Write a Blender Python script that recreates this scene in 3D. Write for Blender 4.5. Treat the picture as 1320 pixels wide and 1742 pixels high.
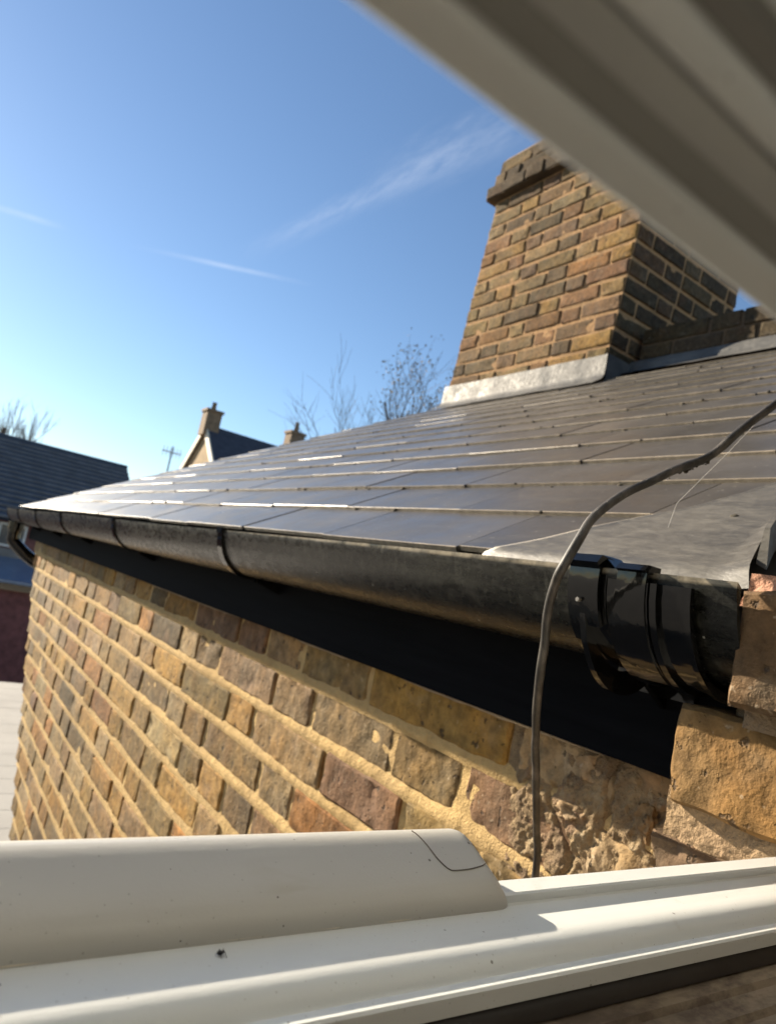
import bpy, bmesh, math, random
import numpy as np
from mathutils import Vector, Matrix, noise as mnoise

scene = bpy.context.scene
for o in list(bpy.data.objects):
    bpy.data.objects.remove(o, do_unlink=True)
rnd = random.Random(7)
R = math.radians
ZC = 4.6            # height of the lens above the yard; all heights below are given relative to the lens

# ------------------------------------------------------------------ camera
yaw, pitch, roll = R(33.4), R(6.4), R(11.5)
fw = Vector((math.sin(yaw)*math.cos(pitch), math.cos(yaw)*math.cos(pitch), math.sin(pitch)))
rt = Vector((math.cos(yaw), -math.sin(yaw), 0)); up = rt.cross(fw)
r2 = rt*math.cos(roll) + up*math.sin(roll); u2 = -rt*math.sin(roll) + up*math.cos(roll)
cam = bpy.data.cameras.new('camera')
cam.sensor_fit = 'HORIZONTAL'; cam.sensor_width = 36; cam.lens = 36*1190/1320
cam.clip_start = .005; cam.clip_end = 2000
cam.dof.use_dof = True; cam.dof.focus_distance = .33; cam.dof.aperture_fstop = 23
camo = bpy.data.objects.new('camera', cam); scene.collection.objects.link(camo)
m = Matrix((r2, u2, -fw)).transposed().to_4x4(); m.translation = (0, 0, ZC)
camo.matrix_world = m
scene.camera = camo

# ------------------------------------------------------------------ sky, sun, exposure
SUN_AZ, SUN_EL = R(17.5), R(21)       # azimuth measured from +y towards -x
SUN = Vector((-math.sin(SUN_AZ)*math.cos(SUN_EL), math.cos(SUN_AZ)*math.cos(SUN_EL), math.sin(SUN_EL)))
world = bpy.data.worlds.new('World'); scene.world = world; world.use_nodes = True
wt = world.node_tree; wn = wt.nodes; wl = wt.links
sky = wn.new('ShaderNodeTexSky'); sky.sky_type = 'NISHITA'; sky.sun_disc = False
sky.sun_elevation = SUN_EL; sky.sun_rotation = -SUN_AZ
sky.altitude = 0; sky.air_density = 1.0; sky.dust_density = .1; sky.ozone_density = 3.2
bg = wn['Background']; bg.inputs[1].default_value = .06
sl = bpy.data.lights.new('sun', 'SUN'); sl.energy = 5.0; sl.angle = R(.5); sl.color = (1, .87, .68)
so = bpy.data.objects.new('sun', sl); scene.collection.objects.link(so)
so.rotation_euler = (-SUN).to_track_quat('-Z', 'Y').to_euler(); so.location = (-5, 10, 12)
vs = scene.view_settings
vs.view_transform = 'Standard'; vs.look = 'None'; vs.gamma = 1; vs.use_curve_mapping = False
vs.exposure = 1.42
scene.cycles.use_denoising = True
scene.cycles.max_bounces = 8

def pix_dir(px, py):
    d = r2*((px-660)/1190) - u2*((py-871)/1190) + fw
    return d.normalized()

def streak(a, b, width, soft, nscale, amount, fade0, fade1, seed, lo=.35, feather=0., wob=.5):
    """wisp of cloud along the great circle through two sky directions"""
    A, B = pix_dir(*a), pix_dir(*b)
    n = A.cross(B).normalized(); e = (B-A).normalized(); t0, t1 = A.dot(e), B.dot(e)
    geo = wn.new('ShaderNodeTexCoord')
    mp = wn.new('ShaderNodeVectorMath'); mp.operation = 'MULTIPLY'; mp.inputs[1].default_value = (1, 1, 1)
    wl.new(geo.outputs['Generated'], mp.inputs[0])
    def dotp(v_):
        q_ = wn.new('ShaderNodeVectorMath'); q_.operation = 'DOT_PRODUCT'; q_.inputs[1].default_value = v_; wl.new(mp.outputs[0], q_.inputs[0]); return q_.outputs['Value']
    cx = wn.new('ShaderNodeCombineXYZ')
    wl.new(dotp(e*1.0+n*feather), cx.inputs[0]); wl.new(dotp(n*3.2), cx.inputs[1]); cx.inputs[2].default_value = seed*3
    nz = wn.new('ShaderNodeTexNoise'); nz.inputs['Scale'].default_value = nscale; nz.inputs['Detail'].default_value = 7
    nz.inputs['Roughness'].default_value = .66
    wl.new(cx.outputs[0], nz.inputs['Vector'])
    # warp the direction a little so that the wisp wanders
    wv = wn.new('ShaderNodeVectorMath'); wv.operation = 'SCALE'; wv.inputs['Scale'].default_value = width*wob
    sb = wn.new('ShaderNodeVectorMath'); sb.operation = 'SUBTRACT'; sb.inputs[1].default_value = (.5, .5, .5)
    wl.new(nz.outputs['Color'], sb.inputs[0]); wl.new(sb.outputs[0], wv.inputs[0])
    d2 = wn.new('ShaderNodeVectorMath'); d2.operation = 'ADD'
    wl.new(mp.outputs[0], d2.inputs[0]); wl.new(wv.outputs[0], d2.inputs[1])
    dn = wn.new('ShaderNodeVectorMath'); dn.operation = 'DOT_PRODUCT'; dn.inputs[1].default_value = n
    wl.new(d2.outputs[0], dn.inputs[0])
    ab = wn.new('ShaderNodeMath'); ab.operation = 'ABSOLUTE'; wl.new(dn.outputs['Value'], ab.inputs[0])
    mr = wn.new('ShaderNodeMapRange'); mr.interpolation_type = 'SMOOTHSTEP'
    mr.inputs[1].default_value = width*(1-soft); mr.inputs[2].default_value = width
    mr.inputs[3].default_value = 1; mr.inputs[4].default_value = 0
    wl.new(ab.outputs[0], mr.inputs[0])
    de = wn.new('ShaderNodeVectorMath'); de.operation = 'DOT_PRODUCT'; de.inputs[1].default_value = e
    wl.new(mp.outputs[0], de.inputs[0])
    def ramp(x0, x1):
        q = wn.new('ShaderNodeMapRange'); q.interpolation_type = 'SMOOTHSTEP'
        q.inputs[1].default_value = x0; q.inputs[2].default_value = x1
        wl.new(de.outputs['Value'], q.inputs[0]); return q
    L = t1-t0
    q0 = ramp(t0, t0+L*fade0); q1 = ramp(t1, t1-L*fade1)
    nr = wn.new('ShaderNodeMapRange'); nr.inputs[1].default_value = lo; nr.inputs[2].default_value = .72
    wl.new(nz.outputs['Fac'], nr.inputs[0])
    cur = mr.outputs[0]
    for s in (q0.outputs[0], q1.outputs[0], nr.outputs[0]):
        mu = wn.new('ShaderNodeMath'); mu.operation = 'MULTIPLY'; wl.new(cur, mu.inputs[0]); wl.new(s, mu.inputs[1]); cur = mu.outputs[0]
    mu = wn.new('ShaderNodeMath'); mu.operation = 'MULTIPLY'; mu.use_clamp = True
    wl.new(cur, mu.inputs[0]); mu.inputs[1].default_value = amount
    return mu.outputs[0]

skycol = sky.outputs[0]
for args in (((385, 448), (900, 205), .022, 1., 24, .17, .35, .3, 1.3, .30, 1.6, .7),
             ((590, 335), (960, 180), .045, 1., 20, .17, .5, .3, 4.1, .34, 1.6, .8),
             ((205, 413), (545, 487), .0050, .98, 14, .30, .5, .5, 2.2, .15),
             ((-60, 335), (125, 392), .0060, .98, 14, .25, .3, .5, 3.2, .15)):
    f = streak(*args)
    mx = wn.new('ShaderNodeMix'); mx.data_type = 'RGBA'
    wl.new(f, mx.inputs[0]); wl.new(skycol, mx.inputs[6]); mx.inputs[7].default_value = (6.4, 6.8, 7.6, 1)
    skycol = mx.outputs[2]
wl.new(skycol, bg.inputs[0])

# ------------------------------------------------------------------ helpers
col = scene.collection
def tag(o, label=None, cat=None, group=None, kind=None):
    if label: o['label'] = label
    if cat: o['category'] = cat
    if group: o['group'] = group
    if kind: o['kind'] = kind
    return o
ORG = {}
def thing(name, label, cat, loc, group=None):
    o = bpy.data.objects.new(name, None); col.objects.link(o)
    o.empty_display_size = .1
    o.location = (loc[0], loc[1], loc[2]+ZC); ORG[o.name] = Vector(loc)
    return tag(o, label, cat, group)
def mesh_obj(name, verts, faces, mats, parent=None, origin=None, smooth=None, fmat=None):
    """verts are given in place (heights relative to the lens)"""
    if origin is None: origin = ORG[parent.name] if parent else Vector((0, 0, -ZC))
    origin = Vector(origin)
    me = bpy.data.meshes.new(name)
    me.from_pydata([(v[0]-origin[0], v[1]-origin[1], v[2]-origin[2]) for v in verts], [], faces)
    if not isinstance(mats, (list, tuple)): mats = [mats]
    for mt in mats: me.materials.append(mt)
    if fmat is not None: me.polygons.foreach_set('material_index', fmat)
    if smooth is not None:
        me.shade_smooth()
        if smooth < 180: me.set_sharp_from_angle(angle=R(smooth))
    me.validate(); me.update()
    return link(name, me, parent, origin)
def link(name, me, parent, origin):
    o = bpy.data.objects.new(name, me); col.objects.link(o)
    origin = Vector(origin); ORG[o.name] = origin
    if parent:
        o.parent = parent; o.location = origin - ORG[parent.name]
    else: o.location = (origin[0], origin[1], origin[2]+ZC)
    return o
def recalc(me):
    bm = bmesh.new(); bm.from_mesh(me); bmesh.ops.recalc_face_normals(bm, faces=bm.faces); bm.to_mesh(me); bm.free()
class MB:
    def __init__(s): s.v = []; s.f = []; s.m = []
    def add(s, v, f, mi=0):
        b = len(s.v); s.v += [tuple(q) for q in v]; s.f += [tuple(i+b for i in q) for q in f]; s.m += [mi]*len(f); return s
    def box(s, x0, x1, y0, y1, z0, z1, mi=0):
        v = [(x, y, z) for x in (x0, x1) for y in (y0, y1) for z in (z0, z1)]
        return s.add(v, [(0, 1, 3, 2), (4, 6, 7, 5), (0, 4, 5, 1), (2, 3, 7, 6), (0, 2, 6, 4), (1, 5, 7, 3)], mi)
    def tube(s, pts, rad, seg=8, mi=0, cap=True):
        pts = [Vector(p) for p in pts]; n = len(pts)
        rads = rad if isinstance(rad, (list, tuple)) else [rad]*n
        t = (pts[1]-pts[0]).normalized(); a = t.orthogonal().normalized(); rings = []; v = []
        for i, p in enumerate(pts):
            t = (pts[min(i+1, n-1)]-pts[max(i-1, 0)]).normalized()
            a = (a - t*a.dot(t)).normalized(); b = t.cross(a)
            for k in range(seg):
                w = 2*math.pi*k/seg; v.append(p + (a*math.cos(w)+b*math.sin(w))*rads[i])
        f = [(i*seg+k, i*seg+(k+1) % seg, (i+1)*seg+(k+1) % seg, (i+1)*seg+k) for i in range(n-1) for k in range(seg)]
        if cap: f += [tuple(range(seg))[::-1], tuple(range((n-1)*seg, n*seg))]
        return s.add(v, f, mi)
    def extrude_x(s, prof, x0, x1, mi=0, n=1):
        """closed (y,z) outline extruded along x"""
        k = len(prof); v = []
        for i in range(n+1):
            x = x0+(x1-x0)*i/n; v += [(x, y, z) for y, z in prof]
        f = [(i*k+j, i*k+(j+1) % k, (i+1)*k+(j+1) % k, (i+1)*k+j) for i in range(n) for j in range(k)]
        f += [tuple(range(k)), tuple(range(n*k, n*k+k))[::-1]]
        return s.add(v, f, mi)
    def extrude_y(s, prof, y0, y1, mi=0, n=1, closed=True, cap=True, wob=None):
        """(x,z) outline extruded along y"""
        k = len(prof); v = []
        for i in range(n+1):
            y = y0+(y1-y0)*i/n
            for x, z in prof:
                dz = wob(y) if wob else 0
                v.append((x, y, z+dz))
        kk = k if closed else k-1
        f = [(i*k+j, i*k+(j+1) % k, (i+1)*k+(j+1) % k, (i+1)*k+j) for i in range(n) for j in range(kk)]
        if cap: f += [tuple(range(k)), tuple(range(n*k, n*k+k))[::-1]]
        return s.add(v, f, mi)
    def build(s, name, mats, parent=None, origin=None, smooth=None, fix=True):
        o = mesh_obj(name, s.v, s.f, mats, parent, origin, None, s.m)
        if fix: recalc(o.data)
        if smooth is not None:
            o.data.shade_smooth()
            if smooth < 180: o.data.set_sharp_from_angle(angle=R(smooth))
        return o
def spline(pts, n):
    """Catmull-Rom through points"""
    P = [Vector(p) for p in pts]; P = [P[0]*2-P[1]]+P+[P[-1]*2-P[-2]]; out = []
    for i in range(1, len(P)-2):
        for j in range(n):
            t = j/n
            a, b, c, d = P[i-1], P[i], P[i+1], P[i+2]
            out.append(.5*((2*b)+(c-a)*t+(2*a-5*b+4*c-d)*t*t+(3*b-a-3*c+d)*t*t*t))
    out.append(P[-2]); return out

# ------------------------------------------------------------------ materials
class Mat:
    def __init__(s, name, base=(.5, .5, .5), rough=.6, spec=.5):
        s.m = bpy.data.materials.new(name); s.m.use_nodes = True
        s.t = s.m.node_tree; s.n = s.t.nodes; s.p = s.n['Principled BSDF']
        s.p.inputs['Base Color'].default_value = (*base, 1); s.p.inputs['Roughness'].default_value = rough
        s.p.inputs['Specular IOR Level'].default_value = spec
        s.tc = s.n.new('ShaderNodeTexCoord'); s.vec = s.tc.outputs['Object']
    def L(s, a, b): s.t.links.new(a, b)
    def node(s, typ, **kw):
        q = s.n.new(typ)
        for k, v in kw.items(): setattr(q, k, v)
        return q
    def rand_offset(s):
        oi = s.node('ShaderNodeObjectInfo'); mu = s.node('ShaderNodeMath', operation='MULTIPLY'); mu.inputs[1].default_value = 53.7
        s.L(oi.outputs['Random'], mu.inputs[0])
        ad = s.node('ShaderNodeVectorMath', operation='ADD'); s.L(s.tc.outputs['Object'], ad.inputs[0]); s.L(mu.outputs[0], ad.inputs[1])
        s.vec = ad.outputs[0]; s.oi = oi
    def stretch(s, v):
        mu = s.node('ShaderNodeVectorMath', operation='MULTIPLY'); mu.inputs[1].default_value = v; s.L(s.vec, mu.inputs[0]); return mu.outputs[0]
    def noise(s, scale, detail=4, rough=.55, vec=None, dist=0):
        q = s.node('ShaderNodeTexNoise'); q.inputs['Scale'].default_value = scale; q.inputs['Detail'].default_value = detail
        q.inputs['Roughness'].default_value = rough; q.inputs['Distortion'].default_value = dist
        s.L(vec or s.vec, q.inputs['Vector']); return q.outputs['Fac']
    def vor(s, scale, vec=None, feature='F1'):
        q = s.node('ShaderNodeTexVoronoi', feature=feature); q.inputs['Scale'].default_value = scale
        s.L(vec or s.vec, q.inputs['Vector']); return q.outputs['Distance']
    def rng(s, x, a, b, c=0., d=1.):
        q = s.node('ShaderNodeMapRange'); s.L(x, q.inputs[0])
        for i, v in enumerate((a, b, c, d)): q.inputs[i+1].default_value = v
        return q.outputs[0]
    def mul(s, a, b, op='MULTIPLY'):
        q = s.node('ShaderNodeMath', operation=op)
        for i, v in enumerate((a, b)):
            if isinstance(v, (int, float)): q.inputs[i].default_value = v
            else: s.L(v, q.inputs[i])
        return q.outputs[0]
    def mix(s, f, a, b, blend='MIX'):
        q = s.node('ShaderNodeMix', data_type='RGBA', blend_type=blend)
        for i, v in ((0, f), (6, a), (7, b)):
            if isinstance(v, (int, float)): q.inputs[i].default_value = v
            elif isinstance(v, tuple): q.inputs[i].default_value = (*v, 1)
            else: s.L(v, q.inputs[i])
        return q.outputs[2]
    def color(s, c): s.L(c, s.p.inputs['Base Color'])
    def roughness(s, c): s.L(c, s.p.inputs['Roughness'])
    def bump(s, h, dist, strength=1., prev=None):
        q = s.node('ShaderNodeBump'); q.inputs['Distance'].default_value = dist; q.inputs['Strength'].default_value = strength
        s.L(h, q.inputs['Height'])
        if prev: s.L(prev, q.inputs['Normal'])
        s.L(q.outputs[0], s.p.inputs['Normal']); return q.outputs[0]

def stains(M, c, amount=.5):
    g_ = M.node('ShaderNodeNewGeometry'); mu = M.node('ShaderNodeVectorMath', operation='MULTIPLY'); mu.inputs[1].default_value = (1, 1, .55); M.L(g_.outputs['Position'], mu.inputs[0])
    f = M.rng(M.noise(3.4, 6, .68, mu.outputs[0], .8), .47, .68)
    return M.mix(M.mul(f, amount), c, (.42, .37, .31), 'MULTIPLY')
def brick_material(name, attr=False, coarse=1.):
    M = Mat(name, rough=.92, spec=.25); M.rand_offset()
    if attr:
        a = M.node('ShaderNodeAttribute', attribute_name='tint'); base = a.outputs['Color']
    else: base = M.oi.outputs['Color']
    n1 = M.noise(14*coarse, 5, .6); n2 = M.noise(55*coarse, 5, .65); n3 = M.noise(190*coarse, 3, .6)
    c = M.mix(M.mul(M.rng(n1, .35, .7), .7), base, (1.25, 1.02, .66), 'MULTIPLY')
    c = M.mix(M.mul(M.rng(M.noise(22*coarse, 4, .6, dist=.4), .54, .72), .28), c, (.22, .19, .14))
    c = M.mix(M.mul(M.rng(M.noise(9*coarse, 3), .55, .75), .28), c, (.22, .105, .065))
    v = M.rng(n2, .28, .72, .50, 1.42)
    hs = M.node('ShaderNodeVectorMath', operation='SCALE'); M.L(c, hs.inputs[0]); M.L(v, hs.inputs['Scale']); c = hs.outputs[0]
    pits = M.rng(M.noise(75*coarse, 3, .55), .63, .69)
    c = M.mix(M.mul(pits, .75), c, (.045, .035, .028))
    lime = M.rng(M.noise(120*coarse, 2, .5), .68, .74)
    c = M.mix(M.mul(lime, .35), c, (.55, .46, .34))
    soot = M.rng(M.noise(3.1, 4, .6, M.tc.outputs['Object'] if attr else None), .52, .70)
    c = M.mix(M.mul(soot, .45), c, (.05, .04, .03))
    M.color(stains(M, c))
    b = M.bump(n1, .005, .45); b = M.bump(n2, .004, .8, b); b = M.bump(n3, .0012, .7, b)
    M.bump(pits, -.003, .8, b)
    return M.m
BRICK = brick_material('stock_brick'); BRICK_JOINED = brick_material('stock_brick_joined', True)

def mortar_material(name, c0, c1, rough_scale=1.):
    M = Mat(name, rough=.95, spec=.2)
    n1 = M.noise(8, 4); n2 = M.noise(60, 5, .65); n3 = M.noise(420*rough_scale, 3, .6)
    c = M.mix(M.rng(n1, .35, .65), c0, c1)
    hs = M.node('ShaderNodeVectorMath', operation='SCALE'); M.L(c, hs.inputs[0]); M.L(M.rng(n2, .25, .75, .78, 1.16), hs.inputs['Scale'])
    c = M.mix(M.mul(M.rng(n3, .64, .72), .4), hs.outputs[0], (.16, .11, .06))
    M.color(stains(M, c, .38))
    b = M.bump(n2, .006, .9); M.bump(n3, .0026, .9, b)
    return M.m
MORTAR = mortar_material('sand_mortar', (.60, .42, .19), (.52, .365, .175))
MORTAR_OLD = mortar_material('old_mortar', (.38, .27, .155), (.31, .215, .13), .8)
MORTAR_CHIM = mortar_material('chimney_mortar', (.46, .275, .135), (.34, .215, .11), .4)

def rubble_material():
    M = Mat('rubble_mortar', rough=.95, spec=.2)
    n1 = M.noise(26, 5, .65); n2 = M.noise(110, 5, .7); n3 = M.noise(380, 3, .6)
    c = M.mix(M.rng(n1, .38, .55), (.19, .135, .085), (.34, .245, .14)); c = M.mix(M.rng(n1, .56, .68), c, (.40, .32, .21))
    c = M.mix(M.mul(M.rng(M.noise(17, 4, .6, dist=.5), .55, .68), .7), c, (.25, .15, .105))
    c = M.mix(M.mul(M.rng(n2, .60, .70), .7), c, (.07, .05, .035)); M.color(c)
    b = M.bump(n2, .006, 1.); M.bump(n3, .0025, 1., b); return M.m
RUBBLE = rubble_material()

def plain(name, base, rough=.6, var=.2, scale=8, bump=0., spec=.5, stretch=None, bscale=60):
    M = Mat(name, base, rough, spec)
    vec = M.stretch(stretch) if stretch else M.vec
    n = M.noise(scale, 5, .6, vec)
    lo = tuple(x*(1-var) for x in base); hi = tuple(min(1, x*(1+var)) for x in base)
    M.color(M.mix(M.rng(n, .3, .7), lo, hi))
    if bump: M.bump(M.noise(bscale, 4, .6, vec), bump)
    return M.m

def slate_material():
    M = Mat('fibre_slate', rough=.3, spec=.5); M.rand_offset()
    n = M.noise(5, 4); n2 = M.noise(38, 5, .7, M.stretch((1, .25, 1)))
    c = M.mix(M.rng(n, .35, .65), (.060, .055, .050), (.094, .086, .078))
    tint = M.rng(M.oi.outputs['Random'], 0, 1, .8, 1.2)
    hs = M.node('ShaderNodeVectorMath', operation='SCALE'); M.L(c, hs.inputs[0]); M.L(tint, hs.inputs['Scale'])
    c = M.mix(M.mul(M.rng(n2, .55, .75), .35), hs.outputs[0], (.16, .15, .13))
    c = M.mix(M.mul(M.rng(M.noise(160, 2), .70, .74), .6), c, (.35, .33, .28))
    M.color(c)
    M.roughness(M.rng(M.noise(13, 5, .7), .3, .75, .27, .46))
    b = M.bump(M.noise(3.2, 2), .003, .5); M.bump(n2, .0004, .3, b)
    return M.m
SLATE = slate_material()
SLATE_EDGE = plain('slate_cut_edge', (.36, .30, .22), .42, .35, 30, .001, spec=.6)
DECK = plain('roof_felt', (.03, .03, .03), .9)

def lead_material(name, c0, c1, rough=.42, metal=.55, st=(1, 1, 1)):
    M = Mat(name, rough=rough); M.p.inputs['Metallic'].default_value = metal
    v = M.stretch(st)
    n = M.noise(9, 5, .65, v, .5); n2 = M.noise(70, 5, .7, v)
    c = M.mix(M.rng(n, .35, .68), c0, c1)
    c = M.mix(M.mul(M.rng(n2, .5, .72), .35), c, tuple(min(1, x*1.5) for x in c1)); M.color(c)
    M.roughness(M.rng(n2, .3, .7, rough-.1, rough+.2))
    b = M.bump(n, .008 if name == 'weathered_lead' else .0015, .5); M.bump(n2, .0010, .5, b)
    return M.m
LEAD = lead_material('weathered_lead', (.066, .066, .064), (.15, .143, .13), .55, .1)
LEAD_NEAR = lead_material('weathered_lead_near', (.062, .058, .052), (.135, .125, .107), .42, 0., (2.5, .9, 2.5))
LEAD_RIM = plain('lead_sunlit_edge', (.50, .45, .37), .5, .15, 40, .001)  # pale colour paints in the sun caught along the lead's turned edge

def specks(M, scale, size, share, vec=None):
    q = M.node('ShaderNodeTexVoronoi'); q.inputs['Scale'].default_value = scale; M.L(vec or M.vec, q.inputs['Vector'])
    sp = M.node('ShaderNodeSeparateXYZ'); M.L(q.outputs['Color'], sp.inputs[0])
    keep = M.mul(sp.outputs['X'], share, 'LESS_THAN')
    rad = M.rng(sp.outputs['Y'], 0, 1, size*.35, size)
    return M.mul(keep, M.mul(q.outputs['Distance'], rad, 'LESS_THAN'))
def gutter_material():
    M = Mat('black_gutter_plastic', rough=.35, spec=.28)
    st = M.stretch((1, .14, 1)); st2 = M.stretch((1, .4, 1))
    n = M.noise(22, 7, .75, st); n2 = M.noise(110, 6, .75, st2)
    c = M.mix(M.rng(n, .38, .7), (.003, .003, .003), (.012, .012, .010))
    c = M.mix(M.mul(M.rng(n2, .54, .76), .45), c, (.055, .055, .047))
    c = M.mix(M.mul(M.rng(M.noise(240, 7, .78), .54, .72), .45), c, (.085, .085, .075))
    c = M.mix(M.mul(M.rng(M.noise(120, 6, .75, M.stretch((1, 1, .18))), .55, .72), .45), c, (.10, .10, .085))
    c = M.mix(M.mul(specks(M, 60, .07, .35), .8), c, (.36, .35, .31))
    # lichen bloom grows on the upper outer face
    sp = M.node('ShaderNodeSeparateXYZ'); M.L(M.vec, sp.inputs[0])
    film = M.mul(M.rng(sp.outputs['Z'], .03, .07), M.rng(M.noise(11, 7, .8, st), .48, .68))
    c = M.mix(M.mul(film, .55), c, (.055, .057, .044))
    far = M.rng(sp.outputs['Y'], -1.4, .6)
    c = M.mix(M.mul(M.mul(far, film), .5), c, (.15, .145, .115))
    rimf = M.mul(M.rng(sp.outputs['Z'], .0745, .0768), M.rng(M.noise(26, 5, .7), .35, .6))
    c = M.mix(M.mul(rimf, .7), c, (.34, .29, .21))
    M.color(c); M.roughness(M.rng(n2, .3, .7, .16, .42))
    M.bump(n2, .0003, .5)
    return M.m
GUTTER = gutter_material()
GLOSSBLACK = plain('gloss_black_plastic', (.004, .004, .004), .09, .4, 30, .0012, bscale=16)
def fascia_material():
    M = Mat('black_painted_timber', rough=.8, spec=.08)
    v = M.stretch((6, .45, 9)); n = M.noise(6, 6, .6, v, 1.2)
    M.color(M.mix(M.rng(n, .3, .7), (.001, .0014, .0025), (.0032, .0038, .0055)))
    M.bump(n, .0012, .7); return M.m
FASCIA = fascia_material()
def cable_material():
    M = Mat('weathered_cable', rough=.55); n = M.noise(60, 5, .7, M.stretch((1, 1, .4)))
    M.color(M.mix(M.rng(n, .45, .72), (.022, .020, .018), (.10, .088, .075))); M.bump(n, .0006); return M.m
CABLE = cable_material()
def upvc_material(name, base, dirt=.5):
    M = Mat(name, base, .32, .5)
    n = M.noise(9, 5, .65, M.stretch((.35, 1, 1)))
    c = M.mix(M.mul(M.rng(n, .45, .75), .25*dirt*2), base, (base[0]*.82, base[1]*.78, base[2]*.7))
    c = M.mix(M.mul(specks(M, 150, .10, .34), .95*min(1, dirt*1.6)), c, (.07, .055, .04))
    c = M.mix(M.mul(specks(M, 420, .16, .5), .4*min(1, dirt*1.6)), c, (.16, .13, .10))
    stain = M.mul(M.rng(M.noise(34, 4, .6, M.stretch((.8, 1, 1)), .6), .62, .70), M.rng(M.noise(6, 2), .5, .6))
    c = M.mix(M.mul(stain, .5*dirt), c, (.34, .28, .19))
    streak_ = M.rng(M.noise(60, 4, .6, M.stretch((.06, 1, 1))), .58, .72)
    c = M.mix(M.mul(streak_, .22*dirt), c, (.30, .27, .22))
    M.color(c); M.roughness(M.rng(n, .3, .7, .25, .45)); M.bump(M.noise(900, 2), .00012, .4); return M.m
UPVC = upvc_material('white_upvc', (.585, .60, .59))
UPVC_VENT = upvc_material('vent_upvc', (.45, .435, .40), .6)
UPVC_SASH = upvc_material('sash_upvc', (.80, .85, .87), .3)
def dirty_material():
    M = Mat('grimy_upvc', rough=.75); n = M.noise(45, 6, .7, M.stretch((.5, 1, 1))); n2 = M.noise(12, 4, .6, M.stretch((.3, 1, 1)))
    c = M.mix(M.rng(n2, .35, .65), (.26, .21, .155), (.14, .105, .07)); c = M.mix(M.rng(n, .46, .60), c, (.07, .05, .035))
    M.color(c); M.bump(n, .001); return M.m
GRIME = dirty_material()
RUBBER = plain('black_rubber_gasket', (.016, .014, .013), .6, .3, 40)
MOSS = plain('dry_moss', (.05, .042, .028), .95, .4, 60, .004)
GLASS = Mat('pane_glass', (.9, .95, .95), .03).m
GLASS.node_tree.nodes['Principled BSDF'].inputs['Transmission Weight'].default_value = 1
WEB = plain('cobweb_silk', (.75, .72, .68), .5, .05)

# ------------------------------------------------------------------ ground
g = MB(); g.add([(-400, -200, -ZC), (400, -200, -ZC), (400, 700, -ZC), (-400, 700, -ZC)], [(0, 1, 2, 3)])
ground = tag(g.build('ground', plain('yard_concrete', (.15, .143, .135), .9, .25, .8, .01)), kind='structure')

# ------------------------------------------------------------------ brick building blocks
def brick_mesh(name, Lb, H, nu, nw, seed, r=.006, amp=.0022, jag=.003, depth=.045, warp=0., pit=1.):
    """brick with its face in the local plane x=0 (outward -x), length along y, height along z"""
    def axis(n, size):
        e = [0, .0035/size, .010/size]; inner = [e[-1]+(1-2*e[-1])*(i/(n)) for i in range(1, n)]
        return [t-.5 for t in e+inner+[1-q for q in e[::-1]]]
    us = axis(nu, Lb); ws = axis(nw, H); A, B = len(us), len(ws)
    o = Vector((seed*13.37 % 97, seed*7.91 % 89, seed*3.3 % 71)); v = []
    for i, u in enumerate(us):
        for j, w in enumerate(ws):
            y, z = u*Lb, w*H
            e = min(Lb/2-abs(y), H/2-abs(z))
            ec = math.hypot(max(0, abs(y)-Lb/2+.012), max(0, abs(z)-H/2+.012))/.012
            x = r*max(0, 1-e/r)**2
            p = Vector((y, z, 0))
            x += amp*mnoise.noise(p*38+o)*1.4 + amp*.9*mnoise.noise(p*110+o)
            c = mnoise.noise(p*21+o*1.7)
            if c > .36: x += pit*min(.004, (c-.36)*.03)
            k = max(0, 1-e/.014)
            x += max(0, mnoise.noise(p*30-o)-.2)*.008*k*k + .004*max(0, ec-1)
            y -= math.copysign(1, y)*jag*(.35+mnoise.noise(Vector((z*45, math.copysign(3, y), 0))+o))*max(0, 1-(Lb/2-abs(u*Lb))/.02)
            z -= math.copysign(1, z)*jag*(.35+mnoise.noise(Vector((y*32, math.copysign(7, z), 2))+o))*max(0, 1-(H/2-abs(w*H))/.015)
            v.append((x, y, z+warp*y))
    f = [(i*B+j, i*B+j+1, (i+1)*B+j+1, (i+1)*B+j) for i in range(A-1) for j in range(B-1)]
    ring = [i*B for i in range(A)]+[(A-1)*B+j for j in range(1, B)]+[i*B+B-1 for i in range(A-2, -1, -1)]+[j for j in range(B-2, 0, -1)]
    b0 = len(v)
    for q in ring: v.append((depth, v[q][1], v[q][2]))
    n = len(ring)
    f += [(ring[k], ring[(k+1) % n], b0+(k+1) % n, b0+k) for k in range(n)]
    me = bpy.data.meshes.new(name); me.from_pydata(v, [], f); me.materials.append(BRICK)
    recalc(me); me.shade_smooth(); me.set_sharp_from_angle(angle=R(32))
    return me
PAL = {'tan': (.25, .18, .095), 'grey': (.165, .128, .085), 'ochre': (.33, .20, .06), 'orange': (.31, .145, .045),
       'plum': (.165, .10, .073), 'dark': (.065, .054, .040), 'olive': (.205, .150, .070), 'pale': (.32, .25, .155), 'pink': (.22, .11, .062), 'black': (.05, .046, .042)}
def pick(ws):
    k = rnd.choices(list(ws), list(ws.values()))[0]; c = tuple(a*.64+b*.36 for a, b in zip(PAL[k], (.25, .172, .08))); s = rnd.uniform(.80, 1.15)
    return (min(1, c[0]*s), min(1, c[1]*s*rnd.uniform(.96, 1.04)), c[2]*s*rnd.uniform(.92, 1.06), 1)
def dim(c, k=.78): return (c[0]*k, c[1]*k, c[2]*k, 1)
WALLMIX = {'tan': 6, 'grey': 2.6, 'ochre': 5.5, 'orange': 1.5, 'plum': 1, 'olive': 3.5, 'pale': 3, 'dark': .7}
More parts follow.
